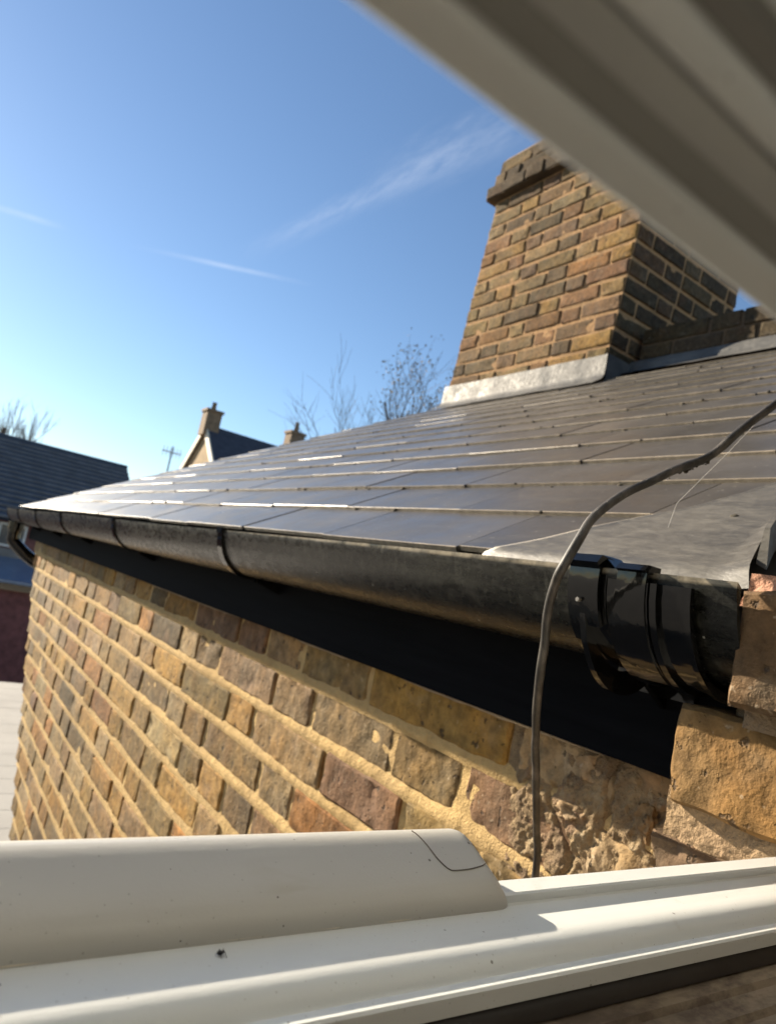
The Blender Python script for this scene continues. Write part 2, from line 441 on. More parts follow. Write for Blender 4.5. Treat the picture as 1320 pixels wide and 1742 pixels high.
CHIMIX = {'tan': 4, 'ochre': 3.5, 'olive': 3, 'dark': 3.5, 'pink': 2.4, 'plum': 2.2, 'grey': 3, 'orange': 1.6}
SH = .0652
POOL_S = [brick_mesh('brick', .215, SH, 5, 3, 100+i, amp=.0014, jag=.0018, r=.0022) for i in range(10)]
POOL_H = [brick_mesh('brick', .125, SH, 4, 3, 200+i, amp=.0014, jag=.0018, r=.0022) for i in range(10)]
def place_brick(parent, pos, length, height, colr, rotz=0., near=None, mesh=None):
    if mesh is None:
        if near: mesh = brick_mesh('brick', length, height, near[0], near[1], near[2], r=.0026, amp=.0014, jag=.0020)
        else: mesh = rnd.choice(POOL_S if length > .17 else POOL_H)
    o = link('brick', mesh, parent, pos)
    if not near:
        o.scale = (1, length/(.215 if length > .17 else .125), height/SH)
    o.rotation_euler = (rnd.gauss(0, .008), 0, rotz+rnd.gauss(0, .01)); o.color = colr
    return o
def tinted_join(name, items, parent):
    """many small bricks as one part of kind stuff: items = (mesh, matrix, colour)"""
    v = []; f = []; cols = []
    for me, mx, c in items:
        b = len(v); v += [mx @ q.co for q in me.vertices]
        for p in me.polygons: f.append(tuple(b+i for i in p.vertices)); cols += [c]*len(p.vertices)
    o = mesh_obj(name, v, f, BRICK_JOINED, parent)
    a = o.data.color_attributes.new('tint', 'FLOAT_COLOR', 'CORNER')
    a.data.foreach_set('color', np.array(cols, dtype=np.float32).ravel())
    return tag(o, kind='stuff')

# ------------------------------------------------------------------ the brick house
XW = .573                       # face of the wall
house = thing('brick_house', 'yellow stock brick rear wing with low slate roof beyond the window', 'house', (XW, 2.2, -ZC))
CP = .0742                      # course pitch
bed = lambda k: -.166-CP*k      # bed joint under course k (k=0 is the top course)
NC = 30
def wall_end(z): return 4.22-1.16*min(max(0, -z-.12), 1.9)
# mortar body with flush bed joints and raked-out perpends
def mortar_grid():
    ys = []; y = .285
    while y < 4.3:
        ys.append(y); y += .008 if y < 1.1 else (.02 if y < 2 else .05)
    zs = []; z = -.06
    while z > -ZC:
        zs.append(z); z -= .0062 if z > -.45 else (.0124 if z > -1.4 else .3)
    zs.append(-ZC)
    v = []; f = []; B = len(zs)
    for y in ys:
        for z in zs:
            kk = (z+.166)/CP; d = abs(kk-round(kk))*CP
            flush = max(0, 1-max(0, d-.0062)/.003)
            p = Vector((y, z, 0))
            x = XW+.0048-.0054*flush + .0012*mnoise.noise(p*60) + .0016*mnoise.noise(p*22)
            ye = wall_end(z); yy = min(y, ye)
            if ye < y: x = XW+.012
            v.append((x, yy, z))
    for i in range(len(ys)-1):
        for j in range(B-1): f.append((i*B+j, i*B+j+1, (i+1)*B+j+1, (i+1)*B+j))
    # body behind
    b = len(v); zz = [(-.06, 4.2), (-.12, wall_end(-.12)-.004), (-2.02, wall_end(-2.02)-.004), (-ZC, wall_end(-ZC)-.004)]
    v += [(XW+.012, y, z) for z, y in zz]+[(XW+.24, y, z) for z, y in zz]+[(XW+.24, .285, -.06), (XW+.24, .285, -ZC)]
    f += [(b, b+1, b+5, b+4), (b+1, b+2, b+6, b+5), (b+2, b+3, b+7, b+6), (b+4, b+5, b+6, b+7, b+9, b+8)]
    return v, f
v, f = mortar_grid()
wall = mesh_obj('wall', v, f, MORTAR, house, smooth=50)
KNOWN = {0: [1.574, 1.309, 1.175, 1.036, .829, .542], 1: [1.51, 1.373, 1.108, .969, .749, .609, .44], 2: [1.557, 1.285, 1.168, .903, .705, .57],
         3: [1.497, 1.369, 1.101, .975, .72]}
KCOL = {(0, 5): 'ochre', (0, 4): 'olive', (0, 3): 'tan', (0, 2): 'plum', (0, 1): 'plum', (1, 5): 'olive', (1, 4): 'grey', (1, 3): 'grey', (1, 2): 'grey',
        (1, 6): 'plum', (1, 1): 'grey', (2, 4): 'plum', (2, 3): 'olive', (2, 5): 'olive', (2, 2): 'ochre', (2, 1): 'olive', (3, 3): 'grey', (3, 4): 'orange', (3, 2): 'olive', (3, 1): 'olive'}
wb = []
for k in range(NC):
    zc = bed(k)+CP/2
    ye = wall_end(zc)
    if k in KNOWN:
        P = KNOWN[k]
        for i in range(1, len(P)): wb.append((k, i, P[i], P[i-1], zc))
        y = P[0]; s = 'S' if k % 2 == 0 else 'H'
    else:
        y = .42+rnd.uniform(0, .1) if k % 2 else .5+rnd.uniform(0, .1); s = rnd.choice('SH')
    while y < ye-.05:
        ln = rnd.uniform(.215, .25) if s == 'S' else rnd.uniform(.118, .14)
        if rnd.random() < .12: ln = rnd.uniform(.1, .2)
        y1 = min(y+ln, ye)
        if ye-y1 < .06: y1 = ye
        wb.append((k, -1, y, y1, zc)); y = y1; s = 'H' if s == 'S' else 'S'
def seen(b):
    k, i, y0, y1, zc = b; y = (y0+y1)/2
    vis = zc > -.43*y-.06
    return (not vis, y+.15*abs(zc))
wb.sort(key=seen)
rest = []
for n, (k, i, y0, y1, zc) in enumerate(wb):
    ln = (y1-y0)-.0115; y = (y0+y1)/2
    c = pick({KCOL[(k, i)]: 1}) if (k, i) in KCOL else pick(WALLMIX)
    pos = (XW+rnd.gauss(0, .0013), y, zc+rnd.gauss(0, .0012))
    h = CP-.0125+rnd.gauss(0, .0012)
    if n < 300:
        near = (max(6, int(ln/.010)), 7, n+1) if y < 1.05 else ((max(6, int(ln/.018)), 4, n+1) if y < 1.7 else None)
        place_brick(wall, pos, ln, h, c, 0, near)
    else:
        me = rnd.choice(POOL_S if ln > .17 else POOL_H)
        mx = Matrix.Translation(pos) @ Matrix.Diagonal((1, ln/(.215 if ln > .17 else .125), h/SH, 1))
        rest.append((me, mx, c))
tinted_join('far_bricks', rest, wall)

# rough patched masonry at the near end of the wall
def patch():
    n, mz = 150, 110; v = []
    for i in range(n+1):
        for j in range(mz+1):
            y = .285+.262*i/n; z = -.092-.20*j/mz
            p = Vector((y, z, .3))
            e = min(1, (.547-y)/.04); e = max(0, e)
            h = .007*mnoise.noise(p*22)+.004*mnoise.noise(p*50)+.0045*mnoise.noise(p*110)+.0032*mnoise.noise(p*240)+.0018*mnoise.noise(p*430)
            rid = abs(mnoise.noise(p*17+Vector((5, 2, 1))))
            h += -.012*max(0, .10-rid)/.10*.8
            v.append((XW+.004-.004*e-(h*.7+.002)*e, y, z))
    f = [(i*(mz+1)+j, i*(mz+1)+j+1, (i+1)*(mz+1)+j+1, (i+1)*(mz+1)+j) for i in range(n) for j in range(mz)]
    return mesh_obj('mortar_patch', v, f, RUBBLE, wall, smooth=180)
patch()
def stone(name, parent, c, sx, sy, sz, seed, colr, mat=None, amp=.28, n=3):
    bm = bmesh.new(); bmesh.ops.create_icosphere(bm, subdivisions=n, radius=1)
    o = Vector((seed*3.1, seed*1.7, seed*.9)); vv = []
    for q in bm.verts:
        p = q.co.copy(); p = Vector([math.copysign(abs(t)**.72, t) for t in p])
        k = 1+amp*mnoise.noise(p*1.6+o)+amp*.45*mnoise.noise(p*4+o)+amp*.2*mnoise.noise(p*9+o)
        vv.append((c[0]+p.x*k*sx, c[1]+p.y*k*sy, c[2]+p.z*k*sz))
    ff = [[x.index for x in q.verts] for q in bm.faces]; bm.free()
    ob = mesh_obj(name, vv, ff, mat or BRICK, parent, origin=c, smooth=50); ob.color = colr; return ob
for (y0, y1, k, cn, dx, sd) in ((.408, .532, 0, 'pale', .000, 901), (.300, .398, 0, 'tan', .001, 902), (.318, .432, 1, 'pale', .0005, 903), (.335, .560, 2, 'olive', -.001, 904)):
    c = PAL[cn]; hh_ = CP-.012; me = brick_mesh('brick', y1-y0, hh_, int((y1-y0)/.006), 9, sd, r=.006, amp=.0042, jag=.007)
    o = link('brick', me, wall, (XW-.003+dx, (y0+y1)/2, bed(k)+CP/2)); o.color = (c[0]*.95, c[1]*.93, c[2]*.95, 1)
for (y, z, sy, sz, cn) in ((.437, -.124, .016, .013, 'pale'), (.372, -.150, .010, .016, 'tan'), (.452, -.170, .016, .009, 'pale')):
    c = PAL[cn]; stone('rubble_stone', wall, (XW+.002, y, z), .010, sy, sz, y*91+z*37, (c[0]*.9, c[1]*.86, c[2]*.9, 1), amp=.5, n=4)

# fascia board
fb = MB(); fb.box(.545, .566, .262, 4.30, -.103, .047)
fascia = fb.build('fascia_board', FASCIA, house)
fl = MB()
for a, b in ((.40, .72), (.84, 1.02), (1.25, 1.9)):
    n = 30; vv = []
    for i in range(n+1):
        y = a+(b-a)*i/n; t = .0022*(1+.8*mnoise.noise(Vector((y*40, 0, 0))))*min(1, 6*i/n, 6*(n-i)/n+.02)
        vv += [(.5442, y, -.1035), (.5442, y, -.1035-t), (.560, y, -.1035-t*1.2), (.560, y, -.1035)]
    fl.add(vv, [(i*4+j, i*4+(j+1) % 4, (i+1)*4+(j+1) % 4, (i+1)*4+j) for i in range(n) for j in range(4)])
tag(fl.build('mortar_smear', MORTAR_OLD, fascia, smooth=60), kind='stuff')

# roof ------------------------------------------------------------------------
PT = R(30); CPt, SPt = math.cos(PT), math.sin(PT)
E0 = Vector((.50, 0, .058))
def roof(s, y, h=0.): return (E0.x+s*CPt-h*SPt, y, E0.z+s*SPt+h*CPt)
HY0, HK = 4.50, 1.03                    # hip line: y = HY0 - HK * run
def hip_y(s): return HY0-HK*s*CPt
STOP = 1.97
rb = MB()
rb.add([roof(-.01, .262, -.004), roof(STOP, .262, -.004), roof(STOP, hip_y(STOP)-.004, -.004), roof(-.01, hip_y(-.01)-.004, -.004)], [(0, 1, 2, 3)])
rb.add([roof(-.01, .262, -.03), roof(STOP, .262, -.03), roof(STOP, hip_y(STOP)-.004, -.03), roof(-.01, hip_y(-.01)-.004, -.03)], [(3, 2, 1, 0)])
top = roof(STOP, hip_y(STOP)-.004, -.004)
rb.add([roof(-.01, hip_y(-.01)-.004, -.004), top, (top[0]+2.2, HY0, E0.z-.01)], [(0, 1, 2)])
roofo = rb.build('roof', DECK, house, fix=False)
def clip(poly):
    out = []
    d = lambda p: hip_y(p[0])-p[1]
    for i, p in enumerate(poly):
        q = poly[(i+1) % len(poly)]; a, b = d(p), d(q)
        if a >= 0: out.append(p)
        if a*b < 0:
            t = a/(a-b); out.append((p[0]+(q[0]-p[0])*t, p[1]+(q[1]-p[1])*t))
    return out
GA = .1315; SW = .30
nrow = 15
for i in range(nrow):
    s0 = -.014+GA*i if i else -.014
    y = .27-(.15 if i % 2 else 0)+rnd.uniform(-.02, .02)
    while y < hip_y(s0):
        ya, yb = max(y+.0016, .27), y+SW-.0016
        ds = rnd.gauss(0, .0018); tilt = rnd.gauss(0, .0016)
        s1 = min(s0+GA*2+.03, STOP)
        poly = clip([(s0+ds, ya), (s0+ds+tilt, yb), (s1, yb), (s1, ya)]) if yb-ya > .03 else []
        if len(poly) >= 3:
            lift = rnd.uniform(0, .0017)
            def hh(s): return .0125+lift-(s-s0)/(s1-s0+1e-6)*.0105
            low = [abs(p[0]-s0) < .008 for p in poly]; cham = inset*rnd.uniform(.1, .8) if i else .0003; inset = rnd.uniform(.0006, .0013)
            T = [roof(s+(inset if lw else 0), yy, hh(s)) for (s, yy), lw in zip(poly, low)]
            Md = [roof(s, yy, hh(s)-(cham if lw else .0004)) for (s, yy), lw in zip(poly, low)]
            Bt = [roof(s+.0006, yy, hh(s)-.0062) for s, yy in poly]
            n = len(poly); cs = sum(p[0] for p in poly)/n; cy = sum(p[1] for p in poly)/n
            ff = [tuple(range(n)), tuple(range(2*n, 3*n))[::-1]]+[(k+w, n+k+w, n+(k+1) % n+w, (k+1) % n+w) for w in (0, n) for k in range(n)]
            fm = [0, 0]+[1 if (low[k] and low[(k+1) % n]) else 0 for w in (0, 1) for k in range(n)]
            o = mesh_obj('slate', T+Md+Bt, ff, [SLATE, SLATE_EDGE], roofo, origin=roof(cs, cy), fmat=fm)
            recalc(o.data)
        y += SW
# tufts of dry moss in the joints
ms = MB()
for q in range(105):
    i = rnd.randint(1, nrow-1); s = -.014+GA*i-.004; y = rnd.uniform(.5, max(.6, hip_y(s)-.1)) if rnd.random() < .5 else rnd.uniform(.3, 1.8)
    y = round((y-.27)/.15)*.15+.27+rnd.gauss(0, .025)
    if not .3 < y < hip_y(s)-.05: continue
    rr = rnd.uniform(.0018, .0045); c = Vector(roof(s+rnd.uniform(-.004, .006), y, .009 if rnd.random() < .7 else .014))
    bm = bmesh.new(); bmesh.ops.create_icosphere(bm, subdivisions=1, radius=1)
    ms.add([c+Vector((p.co.x*rr*rnd.uniform(.7, 1.3), p.co.y*rr*rnd.uniform(.8, 2), p.co.z*rr*rnd.uniform(.6, 1.1))) for p in bm.verts], [[x.index for x in p.verts] for p in bm.faces]); bm.free()
tag(ms.build('moss', MOSS, roofo, smooth=180), kind='stuff')

# lead dressed over the slates at the abutment
rim = [(.476, .540), (.492, .518), (.55, .467), (.59, .428), (.615, .405), (.65, .380), (.69, .361), (.76, .335), (.86, .310)]
rgt = [(.476, .258), (.50, .268), (.53, .280), (.607, .300), (.69, .290), (.86, .27)]
def interp(P, x):
    for (a, b), (c, d) in zip(P, P[1:]):
        if x <= c: return b+(d-b)*(x-a)/(c-a)
    return P[-1][1]
n, mm = 60, 34; vv = []
for i in range(n+1):
    x = .476+(.86-.476)*i/n; a, b = interp(rim, x), interp(rgt, x)
    a += .004*mnoise.noise(Vector((x*30, 0, 0)))
    for j in range(mm+1):
        y = a+(b-a)*j/mm; s = (x-E0.x)/CPt; p = Vector((x, y, 0))
        h = .0160+.0012*mnoise.noise(p*12)+.0003*mnoise.noise(p*40)+.0008*(j == 1)
        if j >= mm-2: h += (j-mm+3)*.0015
        if i == 0: h -= .012
        if i == 1: h -= .003
        vv.append(roof(s, y, h))
b0 = len(vv); ff = [(i*(mm+1)+j, i*(mm+1)+j+1, (i+1)*(mm+1)+j+1, (i+1)*(mm+1)+j) for i in range(n) for j in range(mm)]
fm = [1 if k % mm == 0 else 0 for k in range(len(ff))]
for i in range(n+1):        # turned-down edge along the rim
    q = vv[i*(mm+1)]; vv.append((q[0], q[1]+.0012, q[2]-.005))
ff += [(i*(mm+1), (i+1)*(mm+1), b0+i+1, b0+i) for i in range(n)]; fm += [1]*n
lead = mesh_obj('lead_flashing', vv, ff, [LEAD_NEAR, LEAD_RIM], roofo, smooth=50, fmat=fm)
lead['label'] = 'grey lead flashing with a pale turned edge at the near end of the eaves'
# upstand of the lead against the pier
up_ = MB(); pv = []
for i in range(13):
    x = .50+.36*i/12; y = interp(rgt, x); s = (x-E0.x)/CPt; q = roof(s, y-.002, .018)
    w = .003*mnoise.noise(Vector((x*25, 3, 0)))
    pv += [(q[0], q[1], q[2]-.002), (q[0]-.004, q[1]-.006+w, q[2]+.022+w), (q[0]-.004, q[1]-.010+w, q[2]+.022+w), (q[0], q[1]-.008, q[2]-.006)]
up_.add(pv, [(i*4+j, i*4+(j+1) % 4, (i+1)*4+(j+1) % 4, (i+1)*4+j) for i in range(12) for j in range(4)]+[(0, 1, 2, 3), (51, 50, 49, 48)])
up_.build('lead_upstand', LEAD_NEAR, roofo, smooth=40)

# ------------------------------------------------------------------ chimney stack
XC = 2.08; LEAN = .095; CB = 1.0
def lean(y, z): return y-LEAN*(z-1.1)
chim = thing('chimney_stack', 'broad brick chimney stack leaning over the slate roof', 'chimney', (XC+.35, 2.33, .95))
CW0, CW1, CD = 1.83, 2.83, .74
cb = MB(); z0, z1 = .90, 2.09
def slab(mb, x0, x1, y0, y1, z0, z1, mi=0):
    vv = [(x, lean(y, z), z) for x in (x0, x1) for y in (y0, y1) for z in (z0, z1)]
    mb.add(vv, [(0, 1, 3, 2), (4, 6, 7, 5), (0, 4, 5, 1), (2, 3, 7, 6), (0, 2, 6, 4), (1, 5, 7, 3)], mi)
slab(cb, XC+.004, XC+CD-.006, CW0+.004, CW1-.006, z0, z1)
shaft = cb.build('shaft', MORTAR_CHIM, chim)
def fill(y0, y1, first):
    """lengths of alternate headers and stretchers between two ends"""
    out = []; y = y0; s = first
    while y < y1-.02:
        ln = (rnd.uniform(.205, .235) if s == 'S' else rnd.uniform(.10, .13))
        e = y+ln
        if y1-e < .07: e = y1
        out.append((y, e)); y = e; s = 'H' if s == 'S' else 'S'
    return out
nrows = 15; ch = (2.085-.985)/nrows
for k in range(nrows):
    zc = .985+ch*(k+.5)
    for a, b in fill(CW0, CW1, 'SH'[k % 2]):
        place_brick(shaft, (XC+rnd.gauss(-.0015, .0014), lean((a+b)/2, zc), zc+rnd.gauss(0, .002)), b-a-.013, ch-.013+rnd.gauss(0, .0015), dim(pick(CHIMIX)))
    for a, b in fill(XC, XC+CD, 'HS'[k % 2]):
        place_brick(shaft, ((a+b)/2, lean(CW0, zc)-.0016+rnd.gauss(0, .0012), zc), b-a-.013, ch-.013, dim(pick({'dark': 4, 'black': 4, 'plum': 3, 'grey': 1}), .5), R(90))  # side face bricks coloured darker to paint in its shade
    # corner filler so that the arris reads as solid brick
# cap: oversailing course, two courses above, weathered mortar top
CAPMORTAR = mortar_material('sooty_cap_mortar', (.12, .085, .05), (.07, .052, .035), .4)
def course(name_z, proj, hgt, mix, first):
    zc = name_z+hgt/2
    mb = MB(); slab(mb, XC-proj+.004, XC+CD+proj-.004, CW0-proj+.004, CW1+proj-.004, name_z, name_z+hgt)
    part = mb.build('cap_course', CAPMORTAR, chim)
    for a, b in fill(CW0-proj, CW1+proj, first):
        place_brick(part, (XC-proj+rnd.gauss(-.003, .004), lean((a+b)/2, zc), zc), b-a-.011, hgt-.008, dim(pick(mix), .55))
    for a, b in fill(XC-proj, XC+CD+proj, first):
        place_brick(part, ((a+b)/2, lean(CW0-proj, zc)-.003, zc), b-a-.011, hgt-.008, dim(pick(mix), .5), R(90))
DK = {'dark': 3, 'grey': 3, 'olive': 2, 'tan': 2}
course(2.088, .042, .070, {'dark': 4, 'grey': 2}, 'H')
course(2.160, .022, .070, DK, 'S'); course(2.232, .016, .068, DK, 'H')
fl = MB(); tv = []
for rr, z in ((1.0, 2.302), (.96, 2.325), (.55, 2.44), (.0, 2.46)):
    for sx, sy in ((-1, -1), (-1, 1), (1, 1), (1, -1)):
        tv.append((XC+CD/2+sx*(CD/2+.012)*rr, lean(2.33, z)+sy*.512*rr, z))
fl.add(tv, [(i*4+j, i*4+(j+1) % 4, (i+1)*4+(j+1) % 4, (i+1)*4+j) for i in range(3) for j in range(4)])
fl.build('flaunching', MORTAR_OLD, chim)
# lead apron on the chimney
def lead_sheet(name, parent, rows, seed, mat=LEAD, amp=.006):
    """rows: function (u,v)->point, crinkled"""
    n, mm = 44, 12; vv = []
    for i in range(n+1):
        for j in range(mm+1):
            p = Vector(rows(i/n, j/mm)); w = mnoise.noise(p*11+Vector((seed, 0, 0)))*amp+mnoise.noise(p*30+Vector((seed, 0, 0)))*amp*.5
            vv.append((p.x-w, p.y-.3*w, p.z+.3*w))
    ff = [(i*(mm+1)+j, i*(mm+1)+j+1, (i+1)*(mm+1)+j+1, (i+1)*(mm+1)+j) for i in range(n) for j in range(mm)]
    return mesh_obj(name, vv, ff, mat, parent, smooth=180)
zr = lambda x: E0.z+(x-E0.x)*math.tan(PT)
def apron(u, v):
    y = 1.815+(2.845-1.815)*u
    if v < .7: t = v/.7; return (XC-.014, lean(y, 1.09), 1.088-(1.088-zr(XC)-.03)*t)
    t = (v-.7)/.3; x = XC-.014-.075*t; return (x, lean(y, 1.09)+.01*t*(1 if u > .5 else -1), zr(x)+.026-.004*t)
lead_sheet('lead_flashing', chim, apron, 1, amp=.0035)
def side_fl(u, v):
    x = XC-.014+(2.235-XC)*u; return (x, 1.812, 1.09-(1.09-zr(x)+.01)*v)
lead_sheet('lead_flashing', chim, side_fl, 3, amp=.003)

# ------------------------------------------------------------------ parapet of the party wall
XP = 2.235
par = thing('parapet_wall', 'low brick parapet beside the chimney with lead along its foot', 'wall', (XP+.1, .9, 1.0))
pb = MB(); pb.box(XP+.004, XP+.21, -.6, 1.80, .95, 1.232); core = pb.build('core', mortar_material('parapet_shade_mortar', (.16, .11, .065), (.10, .07, .045), .4), par)  # core mortar darkened to stand in for the chimney's shadow
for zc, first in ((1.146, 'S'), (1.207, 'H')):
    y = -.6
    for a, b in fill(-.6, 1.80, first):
        place_brick(core, (XP-.002+rnd.gauss(0, .003), (a+b)/2, zc+(.006 if zc > 1.2 else 0)), b-a-.012, .055 if zc < 1.2 else .062, dim(pick({'dark': 4, 'black': 4, 'grey': 1.5}), .55))  # brick colours darkened too, painting the shadow onto the parapet
def par_fl(u, v):
    y = -.6+2.43*u
    if v < .75: t = v/.75; return (XP-.010-.022*t, y, 1.112-(1.112-zr(XP)-.022)*t)
    t = (v-.75)/.25; x = XP-.032-.05*t; return (x, y, zr(x)+.022)
lead_sheet('lead_flashing', par, par_fl, 5, amp=.003)

# ------------------------------------------------------------------ gutter
GX, GZ = .482, .045
gut = thing('rain_gutter', 'black half-round plastic gutter along the slate eaves', 'gutter', (GX, 2.2, -.03))
def arc(rx, rz, a0, a1, n): return [(GX+rx*math.cos(R(a0+(a1-a0)*i/n)), GZ+rz*math.sin(R(a0+(a1-a0)*i/n))) for i in range(n+1)]
def shell(mb, y0, y1, rx, rz, th, a0=180, a1=360, n=18, ny=1, wob=None, lip=0.):
    outer = arc(rx, rz, a0, a1, n); inner = arc(rx-th, rz-th, a1, a0, n)
    if lip: outer = [(outer[0][0]-lip, outer[0][1]+.003), (outer[0][0]-lip, outer[0][1]-.004)]+outer[1:]
    mb.extrude_y(outer+inner, y0, y1, n=ny, wob=wob)
def sag(y): return .0015*math.sin(y*3.1)-.0028*max(0, y-.5)
tr = MB(); shell(tr, .238, 4.47, .058, .064, .003, ny=60, wob=sag, lip=.002); trough = tr.build('trough', GUTTER, gut, smooth=35)
trough.data.name = 'trough'
ec = MB(); ec.add([(x, 4.472, z-.011) for x, z in arc(.059, .065, 180, 360, 16)], [tuple(range(17))]); ec.add([(x, 4.478, z-.011) for x, z in arc(.059, .065, 180, 360, 16)], [tuple(range(17))])
ec.build('stop_end', GUTTER, gut)
for y in (1.122, 1.891, 2.693, 3.326, 3.95):
    b = MB(); dz = sag(y)
    outer = arc(.0625, .0685, 176, 352, 16); inner = arc(.059, .065, 352, 176, 16)
    b.extrude_y([(x, z+dz) for x, z in outer+inner], y-.010, y+.010)
    b.box(GX-.0655, GX-.052, y-.011, y+.011, GZ+dz-.002, GZ+dz+.0075)
    b.extrude_y([(GX+.055, GZ+dz+.004), (.5445, GZ+dz+.004), (.5445, GZ+dz-.085), (GX+.02, GZ+dz-.072), (GX+.045, GZ+dz-.045)], y-.012, y+.012)
    b.build('bracket', GLOSSBLACK, gut, smooth=35)
# union at the near end: two sleeves, a ribbed collar, a snap-over strap
un = MB(); dz = sag(.3)
shell(un, .336, .372, .0605, .0668, .0025, 181, 352)
shell(un, .266, .330, .0640, .0712, .004, 183, 352)
union = un.build('union_sleeve', GLOSSBLACK, gut, smooth=35)
for y0, y1, dr, rr in ((.318, .3295, .003, 0), (.289, .294, .0035, 0), (.2965, .3005, .0025, 0), (.264, .268, .003, 0)):
    rb_ = MB(); shell(rb_, y0, y1, .0640+dr, .0712+dr, dr+.001, 183, 350); rb_.build('rib', GLOSSBLACK, union, smooth=35)
st = MB()               # strap hooks over the front lip
pts = arc(.0672, .0745, 178, 250, 12)
st.extrude_y([(GX-.052, GZ+.0085), (GX-.0660, GZ+.0085), (GX-.0705, GZ+.004)]+pts+[(x+.003, z+.001) for x, z in pts[::-1]]+[(GX-.064, GZ+.002), (GX-.052, GZ+.0045)], .298, .322)
st.build('strap', GLOSSBLACK, union, smooth=35)
st = MB(); pts = arc(.0645, .0712, 178, 214, 8)
st.extrude_y([(GX-.050, GZ+.012), (GX-.0640, GZ+.013), (GX-.0685, GZ+.007)]+pts+[(x+.003, z+.001) for x, z in pts[::-1]]+[(GX-.060, GZ+.004), (GX-.050, GZ+.006)], .340, .368)
st.build('clip', GLOSSBLACK, union, smooth=35)
hb = MB()
hv = [(.338, GZ+.002), (.362, GZ+.010), (.358, GZ+.014), (.343, GZ+.014), (.330, GZ+.004)]
hb.add([(GX-.058, y, z) for y, z in hv]+[(GX-.038, y, z) for y, z in hv], [(0, 1, 2, 3, 4), (9, 8, 7, 6, 5)]+[(k, k+5, (k+1) % 5+5, (k+1) % 5) for k in range(5)])
hb.build('lug', GLOSSBLACK, union)
wp = MB()               # rib plate of the bracket under the gutter, screwed to the fascia
outer = arc(.062, .088, 195, 300, 14)
wp.extrude_y(outer+[(.543, GZ-.095), (.543, GZ-.02)]+arc(.058, .070, 330, 195, 14), .352, .3575)
wp.extrude_y([(.538, GZ+.0), (.5445, GZ+.0), (.5445, GZ-.085), (.538, GZ-.085)], .325, .40)
wp.build('back_bracket', GLOSSBLACK, union, smooth=35)
sc_ = MB()
for y, z in ((.356, GZ-.022),):
    th = math.asin(min(1, -(z-GZ)/.0712)); x = GX-.0668*math.cos(th)
    sc_ = MB(); sc_.tube([(x-.0012, y, z), (x+.002, y, z)], .0017, 8); sc_.build('screw', LEAD_NEAR, union, smooth=40)
# downpipe at the far end
dp = thing('downpipe', 'black swan-neck downpipe at the far corner of the brick wall', 'pipe', (1.0, 4.3, -ZC))
d = MB(); pts = spline([(GX, 4.40, -.035), (GX, 4.40, -.11), (GX+.015, 4.395, -.145), (.60, 4.36, -.22), (.80, 4.33, -.30), (.98, 4.30, -.36), (1.0, 4.30, -.45)], 6)
d.tube(pts, .034, 12); pipe = d.build('pipe', GLOSSBLACK, dp, smooth=50)
d = MB(); d.tube([(1.0, 4.30, -.44), (1.0, 4.30, -ZC)], .033, 12); d.build('lower_pipe', GLOSSBLACK, dp, smooth=50)
d = MB(); d.tube([(GX, 4.40, -.03), (GX, 4.40, -.075)], .042, 12); d.build('socket', GLOSSBLACK, dp, smooth=50)

# ------------------------------------------------------------------ pier of the main house
pier = thing('brick_pier', 'rough weathered brick pier at the right where the gutter ends', 'pier', (.56, .2, -ZC))
pb = MB(); pb.box(.486, .80, -.25, .262, -ZC, .050); pc = pb.build('core', MORTAR_OLD, pier)
def pier_brick(x, y0, y1, z0, z1, colr, seed, warp=0., amp=.004, lab=None, jag=.007):
    me = brick_mesh('brick', y1-y0, z1-z0, int((y1-y0)/.006), int((z1-z0)/.006), seed, r=.006, amp=amp, jag=jag, depth=.09, warp=warp, pit=0.)
    o = link('brick', me, pc, (x, (y0+y1)/2, (z0+z1)/2)); o.color = (*colr, 1); o.rotation_euler = (R(-2), 0, R(1.5))
    return o
pier_brick(.438, .03, .246, -.024, .052, (.115, .075, .043), 31, amp=.0018, jag=.004)  # dark colour stands in for the gutter's shadow on this brick
pier_brick(.467, .07, .295, -.102, -.031, (.225, .138, .058), 32, warp=.0, amp=.0012, jag=.004)
pier_brick(.476, .06, .304, -.190, -.122, (.15, .10, .06), 33, amp=.004, jag=.008)
pier_brick(.478, .04, .25, -.27, -.20, (.30, .24, .16), 34)
vv = []; n, mm = 110, 24
for i in range(n+1):
    for j in range(mm+1):
        y = .06+.238*i/n; z = -.094-.034*j/mm; p = Vector((y, z, 1)); vv.append((.479-.0025*mnoise.noise(p*40)-.002*mnoise.noise(p*95)-.0012*mnoise.noise(p*260)+.02*max(0, (y-.30)/.022), y, z))
mesh_obj('mortar_bed', vv, [(i*(mm+1)+j, i*(mm+1)+j+1, (i+1)*(mm+1)+j+1, (i+1)*(mm+1)+j) for i in range(n) for j in range(mm)], MORTAR_OLD, pier, smooth=180)
vv = []
for i in range(n+1):
    for j in range(mm+1):
        y = .05+.205*i/n; z = -.014-.026*j/mm; p = Vector((y, z, 7)); vv.append((.462-.004*mnoise.noise(p*40)-.002*mnoise.noise(p*95)-.0012*mnoise.noise(p*260)+.03*max(0, (y-.245)/.01), y, z))
mesh_obj('mortar_bed', vv, [(i*(mm+1)+j, i*(mm+1)+j+1, (i+1)*(mm+1)+j+1, (i+1)*(mm+1)+j) for i in range(n) for j in range(mm)], MORTAR_OLD, pier, smooth=180)
vv = []
for i in range(n+1):
    for j in range(mm+1):
        y = .04+.205*i/n; z = .062-.026*j/mm; p = Vector((y, z, 4)); vv.append((.452-.006*mnoise.noise(p*40)-.004*mnoise.noise(p*95)-.012*j/mm+.03*max(0, 1-j/3), y, z))
